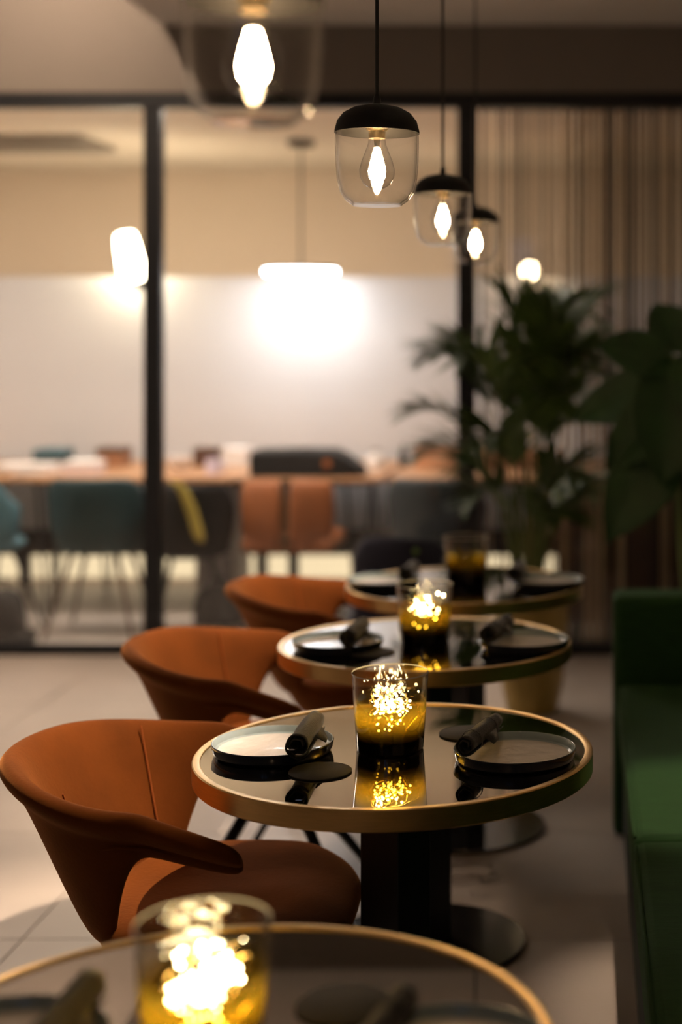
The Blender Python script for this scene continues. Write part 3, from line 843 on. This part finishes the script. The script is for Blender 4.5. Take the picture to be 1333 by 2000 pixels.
for k in range(5):
    a = 2 * PI * k / 5 + 0.3
    MB().tube([(0, 0.2, 0.075), (0.27 * math.cos(a), 0.2 + 0.27 * math.sin(a), 0.045)], [0.02, 0.012], 8).build('foot', black_metal, oc)
    MB().tube([(0.27 * math.cos(a) - 0.01, 0.2 + 0.27 * math.sin(a), 0.026), (0.27 * math.cos(a) + 0.01, 0.2 + 0.27 * math.sin(a), 0.026)], 0.025, 12).build('caster', black_metal, oc)

ZT = 0.742
bag = tag(empty('laptop_bag', (-1.47, 8.02, ZT)), 'long black bag lying on the table behind the tan swivel chair', 'bag')
rs = []
for xx, h, d in ((-0.25, 0.11, 0.12), (-0.235, 0.132, 0.14), (0.0, 0.135, 0.14), (0.18, 0.132, 0.14), (0.24, 0.10, 0.13), (0.31, 0.05, 0.11), (0.335, 0.03, 0.08)):
    rs.append([(xx, -d, 0.0), (xx, -d, h * 0.9), (xx, -d * 0.85, h), (xx, d * 0.85, h), (xx, d, h * 0.9), (xx, d, 0.0)])
MB().rings(rs).build('body', black_cloth, bag, bevel=0.01)
MB().box(0.135, 0.175, -0.148, -0.138, 0.05, 0.09).build('label_patch', tan_m, bag, smooth=False, bevel=0.003)
MB().tube([(-0.1, -0.02, 0.11), (-0.06, -0.02, 0.135), (0.06, -0.02, 0.135), (0.1, -0.02, 0.11)], 0.008, 8).build('handle', black_cloth, bag)

def X_at(px, Y): return (px - 1140) / 3000 * Y
def item(name, px0, px1, Y, dz, dy, mat, label, cat, kind='box', lid=None):
    x0, x1 = X_at(px0, Y), X_at(px1, Y)
    cx = (x0 + x1) / 2; hw = (x1 - x0) / 2
    if kind == 'box':
        o = tag(empty(name, (cx, Y, ZT)), label, cat, 'things on the far tables')
        MB().box(-hw, hw, -dy, dy, 0, dz * 0.72).build('body', mat, o, smooth=False, bevel=0.004)
        MB().box(-hw - 0.003, hw + 0.003, -dy - 0.003, dy + 0.003, dz * 0.72, dz).build('lid', lid or mat, o, smooth=False, bevel=0.004)
    elif kind == 'bowl':
        o = tag(MB().lathe([(0.0, 0.0), (hw * 0.5, 0.0), (hw * 0.85, dz * 0.5), (hw, dz), (hw * 0.95, dz), (hw * 0.8, dz * 0.5), (hw * 0.45, 0.008), (0.0, 0.006)], 32).build(name, mat), label, cat, 'things on the far tables')
        o.location = (cx, Y, ZT)
    elif kind == 'mug':
        o = tag(empty(name, (cx, Y, ZT)), label, cat, 'things on the far tables')
        MB().lathe([(0.0, 0.0), (hw, 0.0), (hw, dz), (hw * 0.9, dz), (hw * 0.88, 0.01), (0.0, 0.008)], 28).build('cup', mat, o)
        MB().tube([(hw * 0.9, 0, dz * 0.8), (hw * 1.5, 0, dz * 0.7), (hw * 1.5, 0, dz * 0.35), (hw * 0.9, 0, dz * 0.2)], 0.006, 8).build('handle', mat, o)
    elif kind == 'bottle':
        o = tag(empty(name, (cx, Y, ZT)), label, cat, 'things on the far tables')
        MB().lathe([(0.0, 0.0), (hw, 0.0), (hw, dz * 0.6), (hw * 0.4, dz * 0.75), (hw * 0.4, dz * 0.92), (0.0, dz * 0.92)], 24).build('body', mat, o)
        MB().lathe([(0.0, dz * 0.92), (hw * 0.45, dz * 0.92), (hw * 0.45, dz), (0.0, dz)], 20).build('cap', black_metal, o)
    elif kind == 'sheets':
        o = tag(empty(name, (cx, Y, ZT)), label, cat, 'things on the far tables')
        for q in range(4):
            s = MB().box(-hw, hw, -dy, dy, 0.0, dz / 4 * 0.8).build('sheet_bundle', mat, o, smooth=False)
            s.location = (0, 0, q * dz / 4); s.rotation_euler.z = R((q * 37 % 11) - 5)
    return o
item('paper_stack', 5, 108, 8.15, 0.05, 0.10, paper_m, 'loose stack of white papers on the table at the far left', 'papers', 'sheets')
item('storage_box', 76, 134, 8.75, 0.085, 0.10, teal_m, 'flat teal box at the back of the left far table', 'box', lid=pale_teal)
item('gift_box', 132, 197, 8.05, 0.072, 0.08, pink_m, 'pale pink box above the dark teal chair', 'box', lid=paper_m)
item('carton', 196, 250, 8.55, 0.105, 0.08, brown_card, 'brown carton left of the left mullion', 'box', lid=wood_dark)
item('serving_bowl', 326, 378, 8.3, 0.075, 0.1, paper_m, 'white bowl just right of the left mullion', 'bowl', 'bowl')
item('wooden_box', 384, 430, 8.6, 0.10, 0.08, wood_dark, 'dark brown wooden box behind the lilac mug', 'box')
item('coffee_mug', 402, 432, 8.1, 0.078, 0.05, lilac_m, 'pale lilac mug in front of the dark wooden box', 'mug', 'mug')
item('white_carton', 440, 486, 8.6, 0.10, 0.08, paper_m, 'white carton left of the long black bag', 'box')
item('white_canister', 716, 752, 8.4, 0.105, 0.06, paper_m, 'white canister right of the long black bag', 'canister', 'bottle')
item('dark_bottle', 780, 797, 8.5, 0.125, 0.05, black_metal, 'small dark bottle on the right far table', 'bottle', 'bottle')
item('orange_box', 812, 892, 8.5, 0.11, 0.09, orange_card, 'orange brown box beside the right mullion', 'box', lid=brown_card)
item('wine_box', 945, 1090, 8.5, 0.10, 0.1, brown_card, 'wide brown box behind the palm and the slats', 'box', lid=orange_card)

pd = tag(empty('drawer_pedestal', (X_at(438, 8.8), 8.78, 0)), 'pale grey drawer unit under the far table', 'cabinet')
MB().box(-0.11, 0.11, -0.2, 0.2, 0.03, 0.66).build('carcass', paper_m, pd, smooth=False, bevel=0.004)
for k in range(3):
    d = MB().box(-0.075, 0.105, -0.212, -0.2, 0.05 + 0.2 * k, 0.24 + 0.2 * k).build('drawer', grey_lacquer, pd, smooth=False, bevel=0.003)
    MB().box(-0.03, 0.05, -0.222, -0.212, 0.19 + 0.2 * k, 0.2 + 0.2 * k).build('handle', steel, d, smooth=False)
MB().box(-0.1, 0.1, -0.19, 0.19, 0.0, 0.03).build('plinth', black_metal, pd, smooth=False)

def soft_bag(name, loc, w, d, h, mat, label, step=False):
    t = tag(empty(name, loc), label, 'bag')
    rs = []
    for z, s_ in ((0, 0.93), (0.02, 1.0), (h * 0.45, 1.0), (h * 0.8, 0.9), (h * 0.95, 0.7), (h, 0.4)):
        rs.append([(w * s_ * math.copysign(abs(math.cos(2 * PI * k / 24)) ** 0.6, math.cos(2 * PI * k / 24)), d * s_ * math.copysign(abs(math.sin(2 * PI * k / 24)) ** 0.6, math.sin(2 * PI * k / 24)), z) for k in range(24)])
    MB().rings(rs).build('body', mat, t, sub=1)
    MB().tube([(-w * 0.4, 0, h * 0.9), (-w * 0.25, 0, h * 1.18), (w * 0.25, 0, h * 1.18), (w * 0.4, 0, h * 0.9)], 0.009, 8).build('handle', mat, t)
    if step:
        MB().box(-w * 1.2, w * 1.25, -d * 1.05, d * 1.05, 0.0, 0.07).build('side_pocket', mat, t, bevel=0.02)
    return t
soft_bag('floor_bag', (X_at(428, 7.8), 7.8, 0), 0.125, 0.1, 0.20, grey_cloth, 'dark grey bag on the floor below the tan swivel chair')
soft_bag('holdall', (X_at(0, 7.26), 7.25, 0), 0.12, 0.09, 0.27, black_cloth, 'black holdall on the floor inside the glass at the left edge', True)

sb = tag(empty('sideboard', (0.85, 8.0, 0)), 'dark walnut sideboard behind the slatted screen', 'sideboard')
MB().box(-0.93, 0.9, -0.0, 0.38, 0.08, 0.78).build('carcass', wood_dark, sb, smooth=False, bevel=0.004)
sb.location = (0.80, 7.40, 0)
for k in range(4):
    d = MB().box(-0.92 + 0.455 * k, -0.475 + 0.455 * k, -0.018, 0.0, 0.10, 0.76).build('door', wood_dark, sb, smooth=False, bevel=0.003)
    MB().box(-0.51 + 0.455 * k, -0.50 + 0.455 * k, -0.035, -0.018, 0.38, 0.5).build('handle', black_metal, d, smooth=False)
for sx in (-0.85, 0.82):
    for sy in (0.05, 0.33):
        MB().tube([(sx, sy, 0.09), (sx, sy, 0.0)], [0.018, 0.012], 10).build('leg', black_metal, sb)

# ------------------------------------------------------------------ far room lights
fp = tag(empty('disc_pendant', (X_at(588, 8.74), 8.74, 1.80)), 'slim disc pendant lamp glowing white in the far room', 'lamp')
MB().lathe([(0.0, 0.058), (0.18, 0.056), (0.210, 0.050), (0.212, 0.042), (0.0, 0.042)], 64).build('housing', black_metal, fp)
MB().lathe([(0.0, 0.014), (0.19, 0.014), (0.203, 0.020), (0.206, 0.042), (0.0, 0.042)], 64).build('diffuser', disc_glow, fp)
MB().tube([(0, 0, 0.056), (0, 0, ZF - 1.80)], 0.006, 8).build('cable', black_metal, fp)
MB().lathe([(0.0, -0.035), (0.07, -0.035), (0.075, -0.03), (0.075, 0.0), (0.0, 0.0)], 40, cz=ZF - 1.80).build('canopy', black_metal, fp)

sl = tag(empty('clamp_lamp', (X_at(264, 8.97), 8.97, 1.816)), 'glowing tube lamp clamped on the white partition, beside the left mullion', 'lamp')
sh = MB().lathe([(0.0, -0.01), (0.075, -0.01), (0.075, 0.0), (0.06, 0.20), (0.05, 0.25), (0.0, 0.25)], 40).build('glowing_tube', sconce_glow, sl)
sh.rotation_euler = (R(-8), R(-14), 0); sh.location = (0, -0.03, 0.0)
MB().box(-0.03, 0.03, 0.05, 0.16, -0.06, 0.012).build('clamp', black_metal, sl, smooth=False, bevel=0.004)

gl = tag(empty('globe_lamp', (X_at(1035, 8.9), 8.9, 1.80)), 'small warm globe lamp seen through the slats', 'lamp')
MB().lathe([(0.0, 0.0)] + [(0.045 * math.sin(R(a)), 0.045 - 0.045 * math.cos(R(a))) for a in range(15, 180, 15)] + [(0.0, 0.09)], 24).build('globe', globe_glow, gl)
MB().tube([(0, 0, 0.088), (0, 0, 0.13)], 0.014, 12).build('socket', black_metal, gl)
MB().tube([(0, 0, 0.13), (0, 0, ZF - 1.80)], 0.003, 8).build('cord', black_metal, gl)

vt = tag(empty('ceiling_vent', (-3.55, 8.78, ZF)), 'long grey ceiling vent in the far room at upper left', 'vent')
MB().box(-0.78, 0.78, -0.31, 0.31, -0.03, 0.0).build('frame', vent_m, vt, smooth=False, bevel=0.005)
for k in range(9):
    MB().box(-0.72, 0.72, -0.27 + 0.06 * k, -0.235 + 0.06 * k, -0.04, -0.03).build('louvre', vent_m, vt, smooth=False)
t = tag(empty('added_linear_light', (-2.75, 7.29, ZF)), 'long added ceiling light hidden just behind the glass partition header', 'light')  # extra light put out of sight to brighten the far room
MB().box(-2.35, 2.35, -0.12, 0.12, -0.012, 0.0).build('frame', plaster, t, smooth=False)
MB().box(-2.33, 2.33, -0.10, 0.10, -0.016, -0.012).build('diffuser', far_fill, t, smooth=False)
